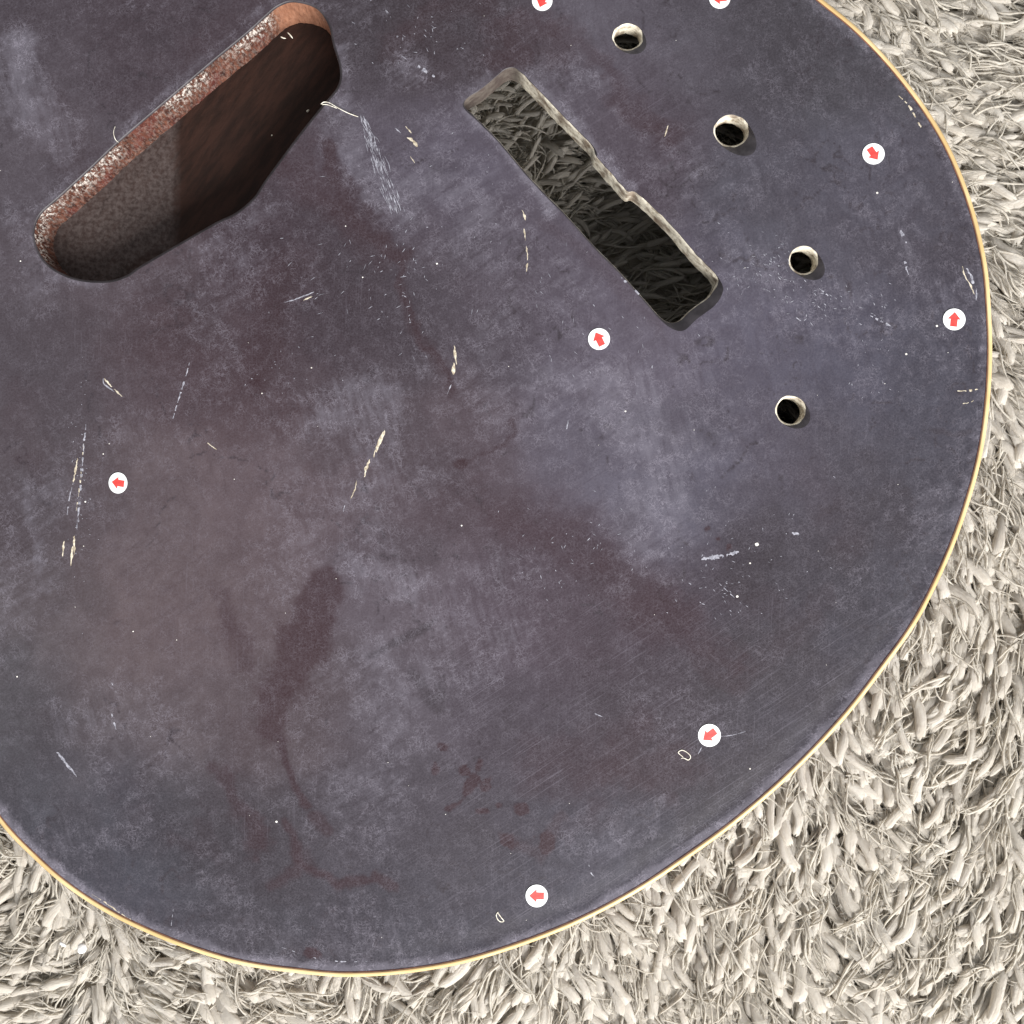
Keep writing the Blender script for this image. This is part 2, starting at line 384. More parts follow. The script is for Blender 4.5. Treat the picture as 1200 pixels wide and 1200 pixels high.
def field(x, y):
    """heading of the pile (world): lies to the right at the top, towards the viewer's bottom edge lower down"""
    u = 600 + x * 3500; v = 600 - y * 3500
    ang = np.radians(5 + 78 * sstep(150, 640, v)) + np.radians(70) * (fbm(x * 26 + 5, y * 26 + 9, 21, 3) - 0.5) * 2
    mess = sstep(760, 300, u) * sstep(700, 900, v)
    ang = ang + mess * np.radians(150) * (fbm(x * 40 + 3, y * 40 + 1, 31, 2) - 0.5) * 2
    return -ang
def scatter(sp, m, jit=0.5):
    n = int(2 * HALF / sp); g = (np.arange(n) + 0.5) * sp - HALF
    X, Y = np.meshgrid(g, g); X = X.ravel(); Y = Y.ravel()
    X = X + (RNG.random(X.shape) - 0.5) * sp * 2 * jit; Y = Y + (RNG.random(Y.shape) - 0.5) * sp * 2 * jit
    k = carpet_ok(X, Y, m); return X[k], Y[k]
base = mesh_obj('carpet', [(-.8, -.8, -.0125), (.8, -.8, -.0125), (.8, .8, -.0125), (-.8, .8, -.0125)], [(0, 1, 2, 3)], M_BACKING)
tag(base, kind='structure')

def finish_yarn(name, V, F, rnd, Sg, k, fu, fv, mat):
    N = V.shape[0]
    along = np.broadcast_to(np.linspace(0, 1, Sg)[None, :, None], (N, Sg, k))
    th = np.broadcast_to((np.arange(k) / k)[None, None, :], (N, Sg, k))
    # seamless around: coordinates on a circle
    fx = np.cos(th * 2 * math.pi) * fu; fy = np.sin(th * 2 * math.pi) * fu; fz = along * fv + rnd[:, None, None] * 91.0
    o = mesh_obj(name, V.reshape(-1, 3), F, mat, base, True, {'rnd': np.broadcast_to(rnd[:, None, None], (N, Sg, k)), 'along': along})
    at = o.data.attributes.new('fib', 'FLOAT_VECTOR', 'POINT')
    at.data.foreach_set('vector', np.stack([fx, fy, fz], -1).astype(np.float32).ravel())
    return tag(o, kind='stuff')
# fat soft yarns: blunt, matted flat, fluted by their fibres
X, Y = scatter(0.0034, 0.002, 0.6)
inc = inside(X, Y, CTRLW); kp = ~inc | (RNG.random(len(X)) < 0.6); X, Y, inc = X[kp], Y[kp], inc[kp]   # the pile stands up inside the open control cavity
N = len(X); Sg, k = 8, 10
az = field(X, Y) + RNG.normal(0, 0.33, N)
L = RNG.uniform(0.012, 0.021, N)
C = arcs(X, Y, RNG.uniform(-0.0112, -0.0078, N), az, L, np.radians(np.where(inc, RNG.uniform(30, 80, N), RNG.uniform(8, 40, N))), np.radians(np.where(inc, RNG.uniform(-20, 35, N), RNG.uniform(-24, 4, N))), Sg, RNG.normal(0, 0.45, N), 0.20)
T = C[:, -2] - C[:, -3]; T /= np.linalg.norm(T, axis=1, keepdims=True); C[:, -1] = C[:, -2] + T * 0.0007
prof = np.array([0.85, 0.95, 1.0, 1.02, 1.04, 1.03, 0.92, 0.40])
R = (RNG.uniform(0.0011, 0.0020, N) * np.where(inc, 0.55, 1.0))[:, None] * prof[None] * (1 + 0.10 * RNG.standard_normal((N, Sg)))
ref = np.stack([-np.sin(az), np.cos(az), np.zeros(N)], -1)
flute = 1 + 0.13 * RNG.standard_normal((N, 1, k)) + 0.06 * RNG.standard_normal((N, Sg, k)) + 0.05 * np.where(np.arange(k) % 2, 1, -1)[None, None, :]
V, F = tubes(C, np.clip(R, 1e-4, None), k, ref, np.cumsum(np.broadcast_to(RNG.normal(0, 0.15, (N, 1)), (N, Sg)), 1), RNG.uniform(0.45, 0.75, N), np.clip(flute, 0.6, 1.5))
V[:, -1] += T[:, None, :] * RNG.normal(0, 0.0006, (N, k, 1)); V[:, -2] += T[:, None, :] * RNG.normal(0, 0.0004, (N, k, 1))
finish_yarn('carpet_yarn', V, F, RNG.random(N), Sg, k, 1.6, 1.8, M_YARN)
# the same pile farther out, where it needs less detail
_h = HALF; HALF = 0.30; X, Y = scatter(0.0050, 0.002, 0.6); HALF = _h
kp = np.maximum(np.abs(X), np.abs(Y)) > HALF; X, Y = X[kp], Y[kp]; N = len(X); Sg, k = 5, 6
az = field(X, Y) + RNG.normal(0, 0.35, N)
C = arcs(X, Y, RNG.uniform(-0.0112, -0.0078, N), az, RNG.uniform(0.013, 0.022, N), np.radians(RNG.uniform(8, 45, N)), np.radians(RNG.uniform(-24, 4, N)), Sg, RNG.normal(0, 0.45, N), 0.2)
R = RNG.uniform(0.0013, 0.0025, N)[:, None] * np.array([0.9, 1, 1.05, 1, 0.45])[None]
V, F = tubes(C, R, k, np.stack([-np.sin(az), np.cos(az), np.zeros(N)], -1), None, RNG.uniform(0.5, 0.75, N), 1 + 0.12 * RNG.standard_normal((N, Sg, k)))
finish_yarn('carpet_yarn', V, F, RNG.random(N), Sg, k, 1.6, 1.8, M_YARN)
# bundles of thin strands lying over the yarns
bx, by = scatter(0.0052, 0.001, 0.7); nb = len(bx)
cnt = RNG.integers(1, 6, nb); idx = np.repeat(np.arange(nb), cnt); N = len(idx); Sg, k = 9, 4
baz = field(bx, by) + RNG.normal(0, 0.45, nb); bL = RNG.uniform(0.009, 0.022, nb); bz = RNG.uniform(-0.0085, -0.0050, nb)
be0 = np.radians(RNG.uniform(5, 38, nb)); be1 = np.radians(RNG.uniform(-30, -4, nb)); bb = RNG.normal(0, 0.45, nb)
az = baz[idx] + RNG.normal(0, 0.14, N)
C = arcs(bx[idx] + RNG.normal(0, 0.0008, N), by[idx] + RNG.normal(0, 0.0008, N), bz[idx] + RNG.normal(0, .0005, N), az, bL[idx] * RNG.uniform(0.8, 1.1, N), be0[idx] + RNG.normal(0, .12, N), be1[idx] + RNG.normal(0, .15, N), Sg, bb[idx] + RNG.normal(0, .2, N), 0.30)
prof = np.array([0.8, 1, 1, 1, 1, 1, 0.95, 0.8, 0.3])
R = RNG.uniform(0.00026, 0.00050, N)[:, None] * prof[None] * (1 + 0.1 * RNG.standard_normal((N, Sg)))
ref = np.stack([-np.sin(az), np.cos(az), np.zeros(N)], -1)
V, F = tubes(C, R, k, ref, np.cumsum(np.full((N, Sg), 0.5), 1))
finish_yarn('carpet_strand', V, F, RNG.random(N), Sg, k, 0.8, 3.0, M_STRAND)
# fuzz: single short fibres
X, Y = scatter(0.0030, 0.001, 0.7); N = len(X); Sg, k = 5, 3
az = field(X, Y) + RNG.normal(0, 1.1, N)
C = arcs(X, Y, RNG.uniform(-0.0085, -0.0040, N), az, RNG.uniform(0.004, 0.011, N), np.radians(RNG.uniform(-5, 55, N)), np.radians(RNG.uniform(-50, 10, N)), Sg, RNG.normal(0, 0.9, N))
R = RNG.uniform(0.00007, 0.00016, N)[:, None] * np.array([1, 1, 1, 0.9, 0.4])[None]
ref = np.stack([-np.sin(az), np.cos(az), np.zeros(N)], -1)
V, F = tubes(C, R, k, ref)
finish_yarn('carpet_fuzz', V, F, RNG.random(N), Sg, k, 0.5, 2.0, M_STRAND)

# ------------------------------------------------------------------ guitar body
body = bpy.data.objects.new('guitar_body', None); COL.objects.link(body)
tag(body, 'bare dark purple guitar body with cream binding lying on beige shag carpet', 'guitar body')

# ---- top: fine sheet with all openings
g = np.arange(-40, 1240, 3.2)
U, Vv = np.meshgrid(g, g); U = U.ravel() + 0.8 * (RNG.random(U.size) - .5); Vv = Vv.ravel() + 0.8 * (RNG.random(Vv.size) - .5)
g2 = np.arange(-900, 1240, 16.0); U2, V2 = np.meshgrid(g2, g2); U2 = U2.ravel() + RNG.random(U2.size); V2 = V2.ravel() + RNG.random(V2.size)
far = (U2 < -42) | (V2 < -42)
U = np.concatenate([U, U2[far]]); Vv = np.concatenate([Vv, V2[far]])
keep = inside(U, Vv, TOPL)
U, Vv = U[keep], Vv[keep]
keep = polyd(U, Vv, TOPL, True) > 1.6
for lp in [cav_o, slot_o] + [h[0] for h in hole_r]:
    lo_, hi_ = lp.min(0) - 5, lp.max(0) + 5
    bb_ = (U > lo_[0]) & (U < hi_[0]) & (Vv > lo_[1]) & (Vv < hi_[1])
    ii = np.where(bb_)[0]
    bad = inside(U[ii], Vv[ii], lp) | (polyd(U[ii], Vv[ii], lp, True) < 1.4)
    keep[ii[bad]] = False
U, Vv = U[keep], Vv[keep]
holes_all = [cav_o, slot_o] + [h[0] for h in hole_r]
def keep_top(x, y):
    k = inside(x, y, TOPL)
    for lp in holes_all: k &= ~inside(x, y, lp)
    return k
tv, tf = cdt([TOPL] + holes_all, np.stack([U, Vv], -1), keep_top)
u, v = tv[:, 0], tv[:, 1]
ed = edge_dist(u, v)
# wear and painted edge sheen masks
wu = u + 26 * (fbm(u / 42, v / 42, 40) - .5) + 10 * (fbm(u / 11, v / 11, 44) - .5)
wv = v + 26 * (fbm(u / 42, v / 42, 50) - .5) + 10 * (fbm(u / 11, v / 11, 54) - .5)
wu2 = wu + 46 * (fbm(u / 75, v / 75, 160) - .5) + 16 * (fbm(u / 7, v / 7, 164, 2) - .5); wv2 = wv + 46 * (fbm(u / 75, v / 75, 170) - .5) + 16 * (fbm(u / 7, v / 7, 174, 2) - .5)
rag = 0.45 + 1.1 * fbm(u / 30, v / 30, 180, 5); tone = 0.55 + 0.9 * fbm(u / 55, v / 55, 190, 5)
def cap(pts, r, soft=0.5):
    if r < 13 or soft <= 0.5: return sstep(r * (1 + soft), r * (1 - soft), polyd(u + 0.7 * (wu - u), v + 0.7 * (wv - v), pts) * (0.7 + 0.4 * rag))
    return sstep(r * 1.75, r * 0.15, polyd(wu2, wv2, pts) * rag) * np.clip(tone, 0, 1.1)
def blob(x, y, rx, ry, ang=0, soft=0.5):
    c, s = math.cos(math.radians(ang)), math.sin(math.radians(ang))
    a = ((wu - x) * c + (wv - y) * s) / rx; b = (-(wu - x) * s + (wv - y) * c) / ry
    return sstep(1 + soft, 1 - soft, np.sqrt(a * a + b * b))
mar = 0.38 * sstep(0.47, 0.72, fbm(u / 150 + 3, v / 150, 60, 5)) * sstep(1150, 500, u + 0.3 * v)
haz = 0.40 * sstep(0.44, 0.74, fbm(u / 85, v / 85, 70, 6))
drk = 0.40 * sstep(0.47, 0.70, fbm(u / 100, v / 100, 80, 6))
for pts, r, a, so in [([(381, 693), (372, 722)], 25, .95, .4), ([(372, 715), (356, 760), (335, 800)], 26, .9, .8), ([(340, 790), (326, 825), (322, 862)], 24, .8, .8), ([(325, 865), (334, 895), (341, 905), (346, 925), (358, 940)], 6, .8, .8), ([(366, 955), (380, 972)], 10, .6, .5),
                      ([(262, 915), (285, 950), (296, 990)], 16, .7, .6), ([(330, 966), (345, 990), (352, 1010), (372, 1026), (395, 1032), (425, 1028), (445, 1032)], 7, .75, .8), ([(352, 1012), (338, 1028), (322, 1036)], 9, .6, .8), ([(358, 1000), (368, 1020)], 10, .5, .8), ([(440, 1028), (460, 1042)], 9, .7, .5),
                      ([(600, 600), (660, 630), (720, 675), (800, 730)], 44, .55, .8), ([(790, 730), (850, 790)], 26, .55, .8), ([(470, 300), (480, 380), (512, 415), (528, 460)], 10, .5, .7), ([(345, 190), (400, 240), (440, 300)], 34, .6, .7),
                      ([(330, 330), (300, 440), (330, 470)], 44, .6, .7), ([(255, 705), (290, 770)], 18, .6, .7), ([(585, 45), (630, 45), (665, 48)], 24, .65, .6), ([(690, 60), (720, 100)], 14, .5, .7), ([(720, 110), (790, 165)], 24, .6, .7),
                      ([(640, 255), (720, 330), (770, 385)], 12, .4, .8), ([(650, 900), (720, 880), (790, 905)], 46, .55, .8), ([(560, 20), (520, 15), (470, 40)], 24, .5, .6), ([(60, 150), (110, 200)], 50, .4, .8), ([(700, 940), (660, 975)], 20, .4, .8),
                      ([(30, 470), (40, 540)], 34, .45, .8), ([(180, 380), (240, 430), (270, 500)], 60, .42, .8), ([(560, 560), (520, 610), (620, 640)], 40, .35, .8), ([(230, 40), (290, 20)], 40, .35, .8), ([(1010, 270), (1060, 250)], 30, .15, .8),
                      ([(950, 560), (1000, 620)], 30, .3, .8), ([(870, 700), (930, 720)], 40, .3, .8)]:
    mar = np.maximum(mar, a * cap(pts, r, so))
    if r < 13: drk = np.maximum(drk, 0.65 * a * cap(pts, r, so)); haz = haz * (1 - 0.7 * cap(pts, r, so))
for pts, r_, a in [([(390, 175), (400, 235), (425, 275), (470, 300)], 20, .75), ([(470, 300), (476, 350), (492, 400), (520, 418), (530, 455)], 9, .7), ([(330, 330), (320, 400), (300, 455)], 30, .6), ([(600, 30), (620, 60), (580, 70)], 26, .6), ([(745, 120), (790, 155)], 18, .5), ([(690, 640), (760, 690), (820, 745)], 26, .5),
                    ([(660, 880), (730, 905), (800, 890)], 40, .5), ([(600, 985), (640, 1000), (660, 960)], 14, .5), ([(250, 900), (275, 940), (292, 985)], 14, .6), ([(880, 780), (930, 740), (970, 690)], 30, .35), ([(540, 540), (600, 520), (605, 490)], 5, .6), ([(780, 730), (830, 790), (870, 800)], 22, .4), ([(200, 985), (250, 1000), (235, 970)], 20, .35)]:
    m_ = sstep(r_ * 1.5, r_ * 0.3, polyd(wu, wv, pts) * (0.55 + 0.9 * rag)) * a; mar = np.maximum(mar, m_); drk = np.maximum(drk, 0.55 * m_)
for (x, y, rx, ry, an) in [(561, 897, 4, 10, 15), (543, 903, 7, 6, 0), (552, 920, 6, 13, 30), (568, 925, 7, 5, 0), (572, 914, 8, 3, -30), (566, 950, 7, 5, 0), (530, 945, 14, 4, -30), (584, 943, 3, 4, 0), (540, 545, 7, 6, 0), (612, 950, 9, 7, 0), (520, 875, 6, 5, 0), (510, 900, 4, 8, 0), (365, 1117, 9, 7, 30), (829, 620, 3, 3, 0), (854, 642, 2.5, 4, 0), (842, 631, 2.5, 2.5, 0), (300, 445, 10, 6, 0), (595, 985, 16, 8, 40), (640, 985, 10, 12, 0)]:
    c_, s_ = math.cos(math.radians(an)), math.sin(math.radians(an))
    a = ((u - x) * c_ + (v - y) * s_) / rx; b = (-(u - x) * s_ + (v - y) * c_) / ry
    m_ = sstep(1.35, 0.7, np.sqrt(a * a + b * b) + 1.5 * (fbm(u / 8, v / 8, 90) - .5)); mar = np.maximum(mar, m_); drk = np.maximum(drk, 0.6 * m_)
for pts, r, a in [([(15, 50), (30, 120), (60, 165)], 26, .75), ([(50, 330), (20, 250)], 26, .5), ([(405, 130), (420, 190), (470, 245)], 30, .75), ([(380, 160), (395, 200)], 18, .6), ([(470, 60), (500, 85)], 16, .6), ([(552, 128), (600, 185), (650, 240)], 11, .95), ([(612, 85), (690, 165), (740, 225)], 12, .85), ([(540, 120), (575, 85)], 9, .7),
                  ([(660, 60), (730, 130), (830, 200)], 14, .5), ([(720, 470), (780, 540), (760, 620)], 55, .62), ([(640, 440), (720, 450)], 40, .6), ([(340, 480), (440, 480), (440, 600)], 40, .62), ([(400, 660), (470, 700)], 26, .6), ([(40, 580), (50, 680)], 14, .7), ([(440, 780), (470, 860)], 40, .5), ([(600, 740), (560, 800)], 40, .4),
                  ([(480, 210), (560, 240), (520, 290)], 36, .55), ([(280, 300), (340, 340)], 40, .45), ([(860, 290), (920, 340), (1000, 370)], 22, .45), ([(900, 200), (860, 240)], 30, .3), ([(1050, 275), (1070, 330)], 10, .5), ([(240, 290), (330, 240)], 10, .5), ([(30, 270), (60, 320), (120, 340)], 10, .6), ([(40, 250), (100, 195), (200, 105), (300, 15)], 7, .55), ([(400, 60), (408, 100)], 12, .6),
                  ([(450, 640), (400, 590), (500, 560)], 40, .4), ([(620, 500), (560, 440), (600, 360)], 46, .42), ([(680, 980), (760, 960)], 26, .45), ([(420, 760), (350, 820)], 30, .4), ([(60, 1000), (160, 960), (120, 900)], 26, .35), ([(140, 800), (220, 840)], 30, .3), ([(820, 420), (860, 520)], 50, .3)]:
    haz = np.maximum(haz, a * cap(pts, r, .8) * (0.65 + 0.7 * fbm(u / 22, v / 22, 95)))
haz = haz * (1 - 0.85 * np.clip(sstep(0.35, 0.8, mar), 0, 1))
edge_sheen = sstep(22, 9, ed + 12 * (fbm(u / 30, v / 30, 97) - .5)) * (0.35 + 0.6 * fbm(u / 60, v / 60, 98) + 0.4 * sstep(650, 900, v))  # sheen of the recurve strip beside the binding, painted in as pale haze
haz = np.maximum(haz, edge_sheen)
for pts, r, a in [([(150, 960), (250, 990), (330, 1030)], 40, .5), ([(430, 770), (500, 735)], 5, .7), ([(480, 790), (520, 830), (515, 800)], 9, .55), ([(880, 660), (960, 640), (1040, 600)], 60, .55), ([(850, 800), (920, 760), (960, 800)], 60, .6), ([(700, 820), (780, 780)], 40, .4), ([(820, 950), (900, 880)], 36, .5), ([(1020, 600), (1060, 570)], 8, .6), ([(1090, 500), (1120, 510), (1140, 500)], 5, .6),
                  ([(900, 20), (930, 50), (900, 120)], 60, .35), ([(550, 975), (600, 1000)], 30, .45), ([(590, 830), (640, 860), (560, 870)], 36, .35), ([(1090, 150), (1100, 180)], 6, .5), ([(60, 880), (40, 830)], 30, .4), ([(430, 1110), (300, 1060)], 40, .3), ([(960, 590), (1010, 600), (1060, 605)], 4, .6), ([(790, 640), (850, 690)], 34, .3), ([(480, 560), (500, 585)], 3, .6), ([(555, 575), (570, 600)], 3, .6), ([(890, 520), (850, 560)], 1.6, .8)]:
    drk = np.maximum(drk, a * cap(pts, r, .7) * (0.7 + 0.6 * fbm(u / 25, v / 25, 96)))
# drips: thin dark tide lines around stains
tide = np.abs(fbm(u / 70 + 9, v / 70, 110, 4) - 0.52); drk = np.maximum(drk, 0.75 * sstep(0.014, 0.003, tide) * sstep(.42, .58, fbm(u / 60, v / 60, 120)))
tide = np.abs(fbm(u / 40 + 3, v / 40 + 7, 230, 4) - 0.5); drk = np.maximum(drk, 0.7 * sstep(0.016, 0.003, tide) * sstep(.50, .62, fbm(u / 70, v / 70, 240)) * sstep(380, 640, .5 * u + .5 * v))
streak = sstep(640, 760, v) * sstep(420, 600, u) * 0.9 + 0.25 + 0.5 * sstep(60, 20, polyd(u, v, [(640, 40), (800, 180)]))
# ---- the finish colour: stained, faded, sanded unevenly, some light and bluish sheen included (sRGB samples blended over the top)
LIT_FINISH = [(50,50,92,84,92),(200,60,88,76,84),(330,130,94,84,92),(480,40,82,74,80),(600,60,84,74,80),(700,40,106,103,114),(800,80,98,96,106),(900,60,82,80,87),(970,60,86,86,93),
 (30,150,100,94,102),(450,180,98,92,104),(520,200,104,100,115),(700,130,102,97,109),(760,150,88,76,86),(900,200,91,91,102),(1000,230,95,95,108),(1100,250,86,84,95),
 (50,400,98,91,98),(150,380,98,86,92),(250,400,95,78,84),(330,330,86,70,78),(450,350,84,74,82),(550,330,94,88,98),(650,330,100,94,107),(750,420,107,102,116),(880,380,101,99,115),(1000,400,92,92,108),(1100,450,82,83,96),
 (40,560,100,94,100),(150,600,108,97,101),(250,580,112,98,102),(330,560,108,95,101),(450,540,102,91,98),(550,580,97,85,93),(700,540,106,103,117),(800,560,104,104,120),(900,560,93,89,102),(1000,580,86,84,95),(1080,600,80,80,91),
 (50,700,104,98,102),(150,720,115,102,104),(250,720,108,95,99),(480,700,106,98,107),(600,720,99,88,99),(700,700,90,77,87),(800,740,84,72,84),(900,700,78,73,84),(1000,700,75,75,86),
 (40,850,92,91,96),(150,850,105,97,101),(250,850,107,98,102),(330,850,96,84,88),(450,840,100,95,104),(600,850,88,80,91),(750,850,81,70,80),(880,830,74,68,79),
 (60,950,84,87,96),(150,980,83,86,97),(230,970,77,79,86),(300,980,82,76,82),(400,960,88,84,93),(500,980,84,80,89),(620,980,80,76,87),(720,970,78,76,90),(800,950,70,68,81),
 (150,1060,86,88,100),(300,1080,80,80,89),(450,1080,78,78,89),(600,1060,76,76,89),(720,1040,82,82,95),(950,800,76,75,88)]
FIN_ = np.array(LIT_FINISH, float); _lin = ((FIN_[:, 2:] / 255 + 0.055) / 1.055) ** 2.4
acc = np.zeros((len(u), 3)); wt = np.zeros(len(u))
wfu = u + 90 * (fbm(u / 110, v / 110, 200, 5) - .5) + 26 * (fbm(u / 24, v / 24, 206, 3) - .5); wfv = v + 90 * (fbm(u / 110, v / 110, 210, 5) - .5) + 26 * (fbm(u / 24, v / 24, 216, 3) - .5)
for i in range(len(FIN_)):
    w_ = np.exp(-((wfu - FIN_[i, 0]) ** 2 + (wfv - FIN_[i, 1]) ** 2) / (2 * 52.0 ** 2)) + 1e-7 / (1 + ((u - FIN_[i, 0]) ** 2 + (v - FIN_[i, 1]) ** 2) / 1e4)
    acc += w_[:, None] * _lin[i]; wt += w_
lit_finish = acc / wt[:, None]; lum = lit_finish.mean(1, keepdims=True); fm = lum.mean()
lit_finish = lit_finish / lum * (fm + 1.6 * (lum - fm)); lit_finish = np.clip(lit_finish, 0.03, 1) * LIT_FINISH_GAIN * np.array([1.01, 0.98, 0.97])
zz = ztop(u, v, ed) + 0.00012 * (fbm(u / 90, v / 90, 140) - .5)
top = mesh_obj('carved_top', Pn(u, v, zz), tf[:, ::-1].copy() if True else tf, M_LAC, body, True, {'maroon': mar, 'haze': haz, 'dark': drk, 'streak': streak})
at = top.data.attributes.new('lit_finish', 'FLOAT_COLOR', 'POINT'); at.data.foreach_set('color', np.column_stack([lit_finish, np.ones(len(u))]).astype(np.float32).ravel())
def face_up(o):
    me = o.data
    nz = np.zeros(len(me.polygons) * 3); me.polygons.foreach_get('normal', nz)
    if nz.reshape(-1, 3)[:, 2].mean() < 0: me.flip_normals()
face_up(top)

# ---- binding: rounded strip round the whole edge, thin purfling line inside it
_si = np.arange(len(OUT)); _jit = 0.7 * (fbm(_si * 0.11, _si * 0 + 2.0, 220, 3) - .5)
def ring(off_px, z_add):
    q = OUT - NOUT * (off_px + (_jit if 4 < off_px < 5.5 else 0.4 * _jit if off_px < 1 else 0))[..., None] if np.ndim(_jit) and (off_px < 1 or 4 < off_px < 5.5) else OUT - NOUT * off_px
    return Pn(q[:, 0], q[:, 1], ztop(OUT[:, 0], OUT[:, 1], 0 * OUT[:, 0] + 6) + z_add)
bl = [ring(5.0, -0.0012), ring(5.0, 0.00012), ring(3.8, 0.00030), ring(1.5, 0.00026), ring(0.5, 0.00002), ring(0.0, -0.0006)]
side_z = bl[-1].copy(); side_z[:, 2] -= 0.0055; bl.append(side_z)
Vb, Fb = loft(bl); bo = mesh_obj('binding', Vb, Fb, M_BIND, body)
pl = [ring(6.2, -0.0006), ring(6.2, 0.00010), ring(5.0, 0.00010), ring(5.0, -0.0006)]
Vb, Fb = loft(pl); po = mesh_obj('purfling', Vb, Fb, M_PURF, body)
s0 = side_z.copy(); s0[:, :2] *= 0.9995
s1 = s0.copy(); s1[:, 2] = 0.004; s2 = s0.copy(); s2[:, 2] = -0.004; s2[:, :2] -= 0
nn = np.stack([NOUT[:, 0], -NOUT[:, 1]], -1)
s2[:, :2] -= nn * 0.003
Vb, Fb = loft([s0, (s0 + s1) / 2, s1, s2]); mesh_obj('side', Vb, Fb, M_SIDE, body)
# back plate with the open control cavity
bk = s2[::3, :2]; cw = CTRLW[:, :2]
gb = np.arange(-0.6, 0.35, 0.02); GX, GY = np.meshgrid(gb, gb); GX = GX.ravel() + .001 * RNG.random(GX.size); GY = GY.ravel() + .001 * RNG.random(GY.size)
kk = inside(GX, GY, bk) & ~inside(GX, GY, cw) & (polyd(GX, GY, cw, True) > .004) & (polyd(GX, GY, bk, True) > .004)
v2, f2 = cdt([bk * 1000, cw * 1000], np.stack([GX[kk], GY[kk]], -1) * 1000, lambda x, y: inside(x, y, bk * 1000) & ~inside(x, y, cw * 1000))
mesh_obj('back', np.column_stack([v2 / 1000, np.full(len(v2), -0.004)]), f2, M_SIDE, body, False)
cl = [np.column_stack([cw, np.full(len(cw), z)]) for z in (0.0385, 0.02, -0.004)]
Vb, Fb = loft(cl); mesh_obj('control_cavity_wall', Vb, Fb, M_INNER, body)

# ---- openings
def opening(loops, depth, wall_mat, bevel_slope=0.5, mat_edge=M_EDGE, taper=0.0):
    outl, lipl, inn, wgt = loops
    zo = ztop(outl[:, 0], outl[:, 1])
    gap = np.linalg.norm(outl - lipl, axis=1) * W0 / 1200
    zl = zo - gap * bevel_slope
    A = Pn(outl[:, 0], outl[:, 1], zo); B = Pn(lipl[:, 0], lipl[:, 1], zl)
    mid = Pn((outl[:, 0] + lipl[:, 0]) / 2, (outl[:, 1] + lipl[:, 1]) / 2, zo - gap * bevel_slope * 0.38)
    Vb, Fb = loft([A, mid, B]); e = mesh_obj('dark_bevel', Vb, Fb, mat_edge, body); face_up(e)  # dark-tinted bevel, widest towards the lower right
    C_ = Pn(inn[:, 0], inn[:, 1], zl - 0.00035)
    rings = [B, C_]
    n = normals2d(inn); nw = np.stack([n[:, 0], -n[:, 1]], -1)
    for j, t in enumerate((0.25, 0.5, 0.75, 1.0)):
        q = C_.copy(); q[:, 2] -= depth * t * (1 + (0.10 * (vnoise(np.arange(len(q)) * 0.5, j * 7.0, 5) - .5) if t == 1 else 0))
        q[:, :2] += nw * (0.00022 * (vnoise(np.arange(len(q)) * 0.45, np.full(len(q), j * 3.1 + inn[0, 0]), 6) - .5) - taper * t)[:, None]
        rings.append(q)
    Vb, Fb = loft(rings); return Vb, Fb
Vb, Fb = opening((slot_o, slot_l, slot_i, slot_w), 0.0080, M_MAPLE)
nS = len(SLOT); end_shade = np.tile(sstep(26, 10, polyd(SLOT[:, 0], SLOT[:, 1], [(545, 124), (567, 104), (594, 82)])), len(Vb) // nS)  # shade at the slot's upper-left end, put into the wall colour
tag(mesh_obj('slot_wall', Vb, Fb, M_MAPLE, body, True, {'end_shade': end_shade}), 'pale raw wood wall of the long narrow slot')
for h in hole_r:
    Vb, Fb = opening(h, 0.0054, M_MAPLE)
    mesh_obj('control_hole', Vb, Fb, M_MAPLE, body)
# pickup cavity
zc = ztop(cav_o[:, 0], cav_o[:, 1])
A = Pn(cav_o[:, 0], cav_o[:, 1], zc); B = Pn(CAV[:, 0], CAV[:, 1], zc - 0.0007); mid = Pn(*(CAV + cav_n * 0.9).T, zc - 0.00022)
Vb, Fb = loft([A, mid, B]); e = mesh_obj('dark_bevel', Vb, Fb, M_EDGE, body); face_up(e)
CD = 0.0138
nw = np.stack([cav_n[:, 0], -cav_n[:, 1]], -1)
rings = []; ts = np.linspace(0, 1, 9)
for j, t in enumerate(ts):
    q = B.copy(); q[:, 2] -= (CD - 0.0007) * t
    q[:, :2] += nw * (0.0005 * (vnoise(np.arange(len(q)) * 0.8, np.full(len(q), j * 2.3), 8) - .5) * min(1, j))[:, None]
    rings.append(q)
Vb, Fb = loft(rings)
nC = len(CAV); tt = np.repeat(ts, nC); uu = np.tile(CAV[:, 0], 9); vv = np.tile(CAV[:, 1], 9)
si = np.tile(np.arange(nC), 9)
dust_and_grey = sstep(0.75, 0.0, tt) * sstep(0.46, 0.64, fbm(si * 0.05, si * 0 + 3.3, 9, 3)) * 1.1 + 0.12
dust_and_grey = np.clip(np.maximum(dust_and_grey, sstep(16, 6, polyd(uu, vv, [(42, 285), (46, 300)])) * sstep(.8, .1, tt)), 0, 1)
fresh = sstep(34, 10, polyd(uu, vv, [(338, 4), (371, 12), (388, 40)]))
tag(mesh_obj('pickup_cavity_wall', Vb, Fb, M_WALL, body, True, {'dust_and_grey': dust_and_grey, 'fresh': fresh}), 'rough brown wood wall of the large pickup cavity')
zf = float(zc.mean()) - CD + 0.0004
fl = Pn(CAV[:, 0], CAV[:, 1], zc)[:, :2] + nw * 0.0006
gb = np.arange(fl.min(), 0.2, 0.0016); GX, GY = np.meshgrid(gb, gb); GX = GX.ravel() + .0003 * RNG.random(GX.size); GY = GY.ravel() + .0003 * RNG.random(GY.size)
kk = inside(GX, GY, fl); GX, GY = GX[kk], GY[kk]; k2 = polyd(GX, GY, fl, True) > .001; GX, GY = GX[k2], GY[k2]
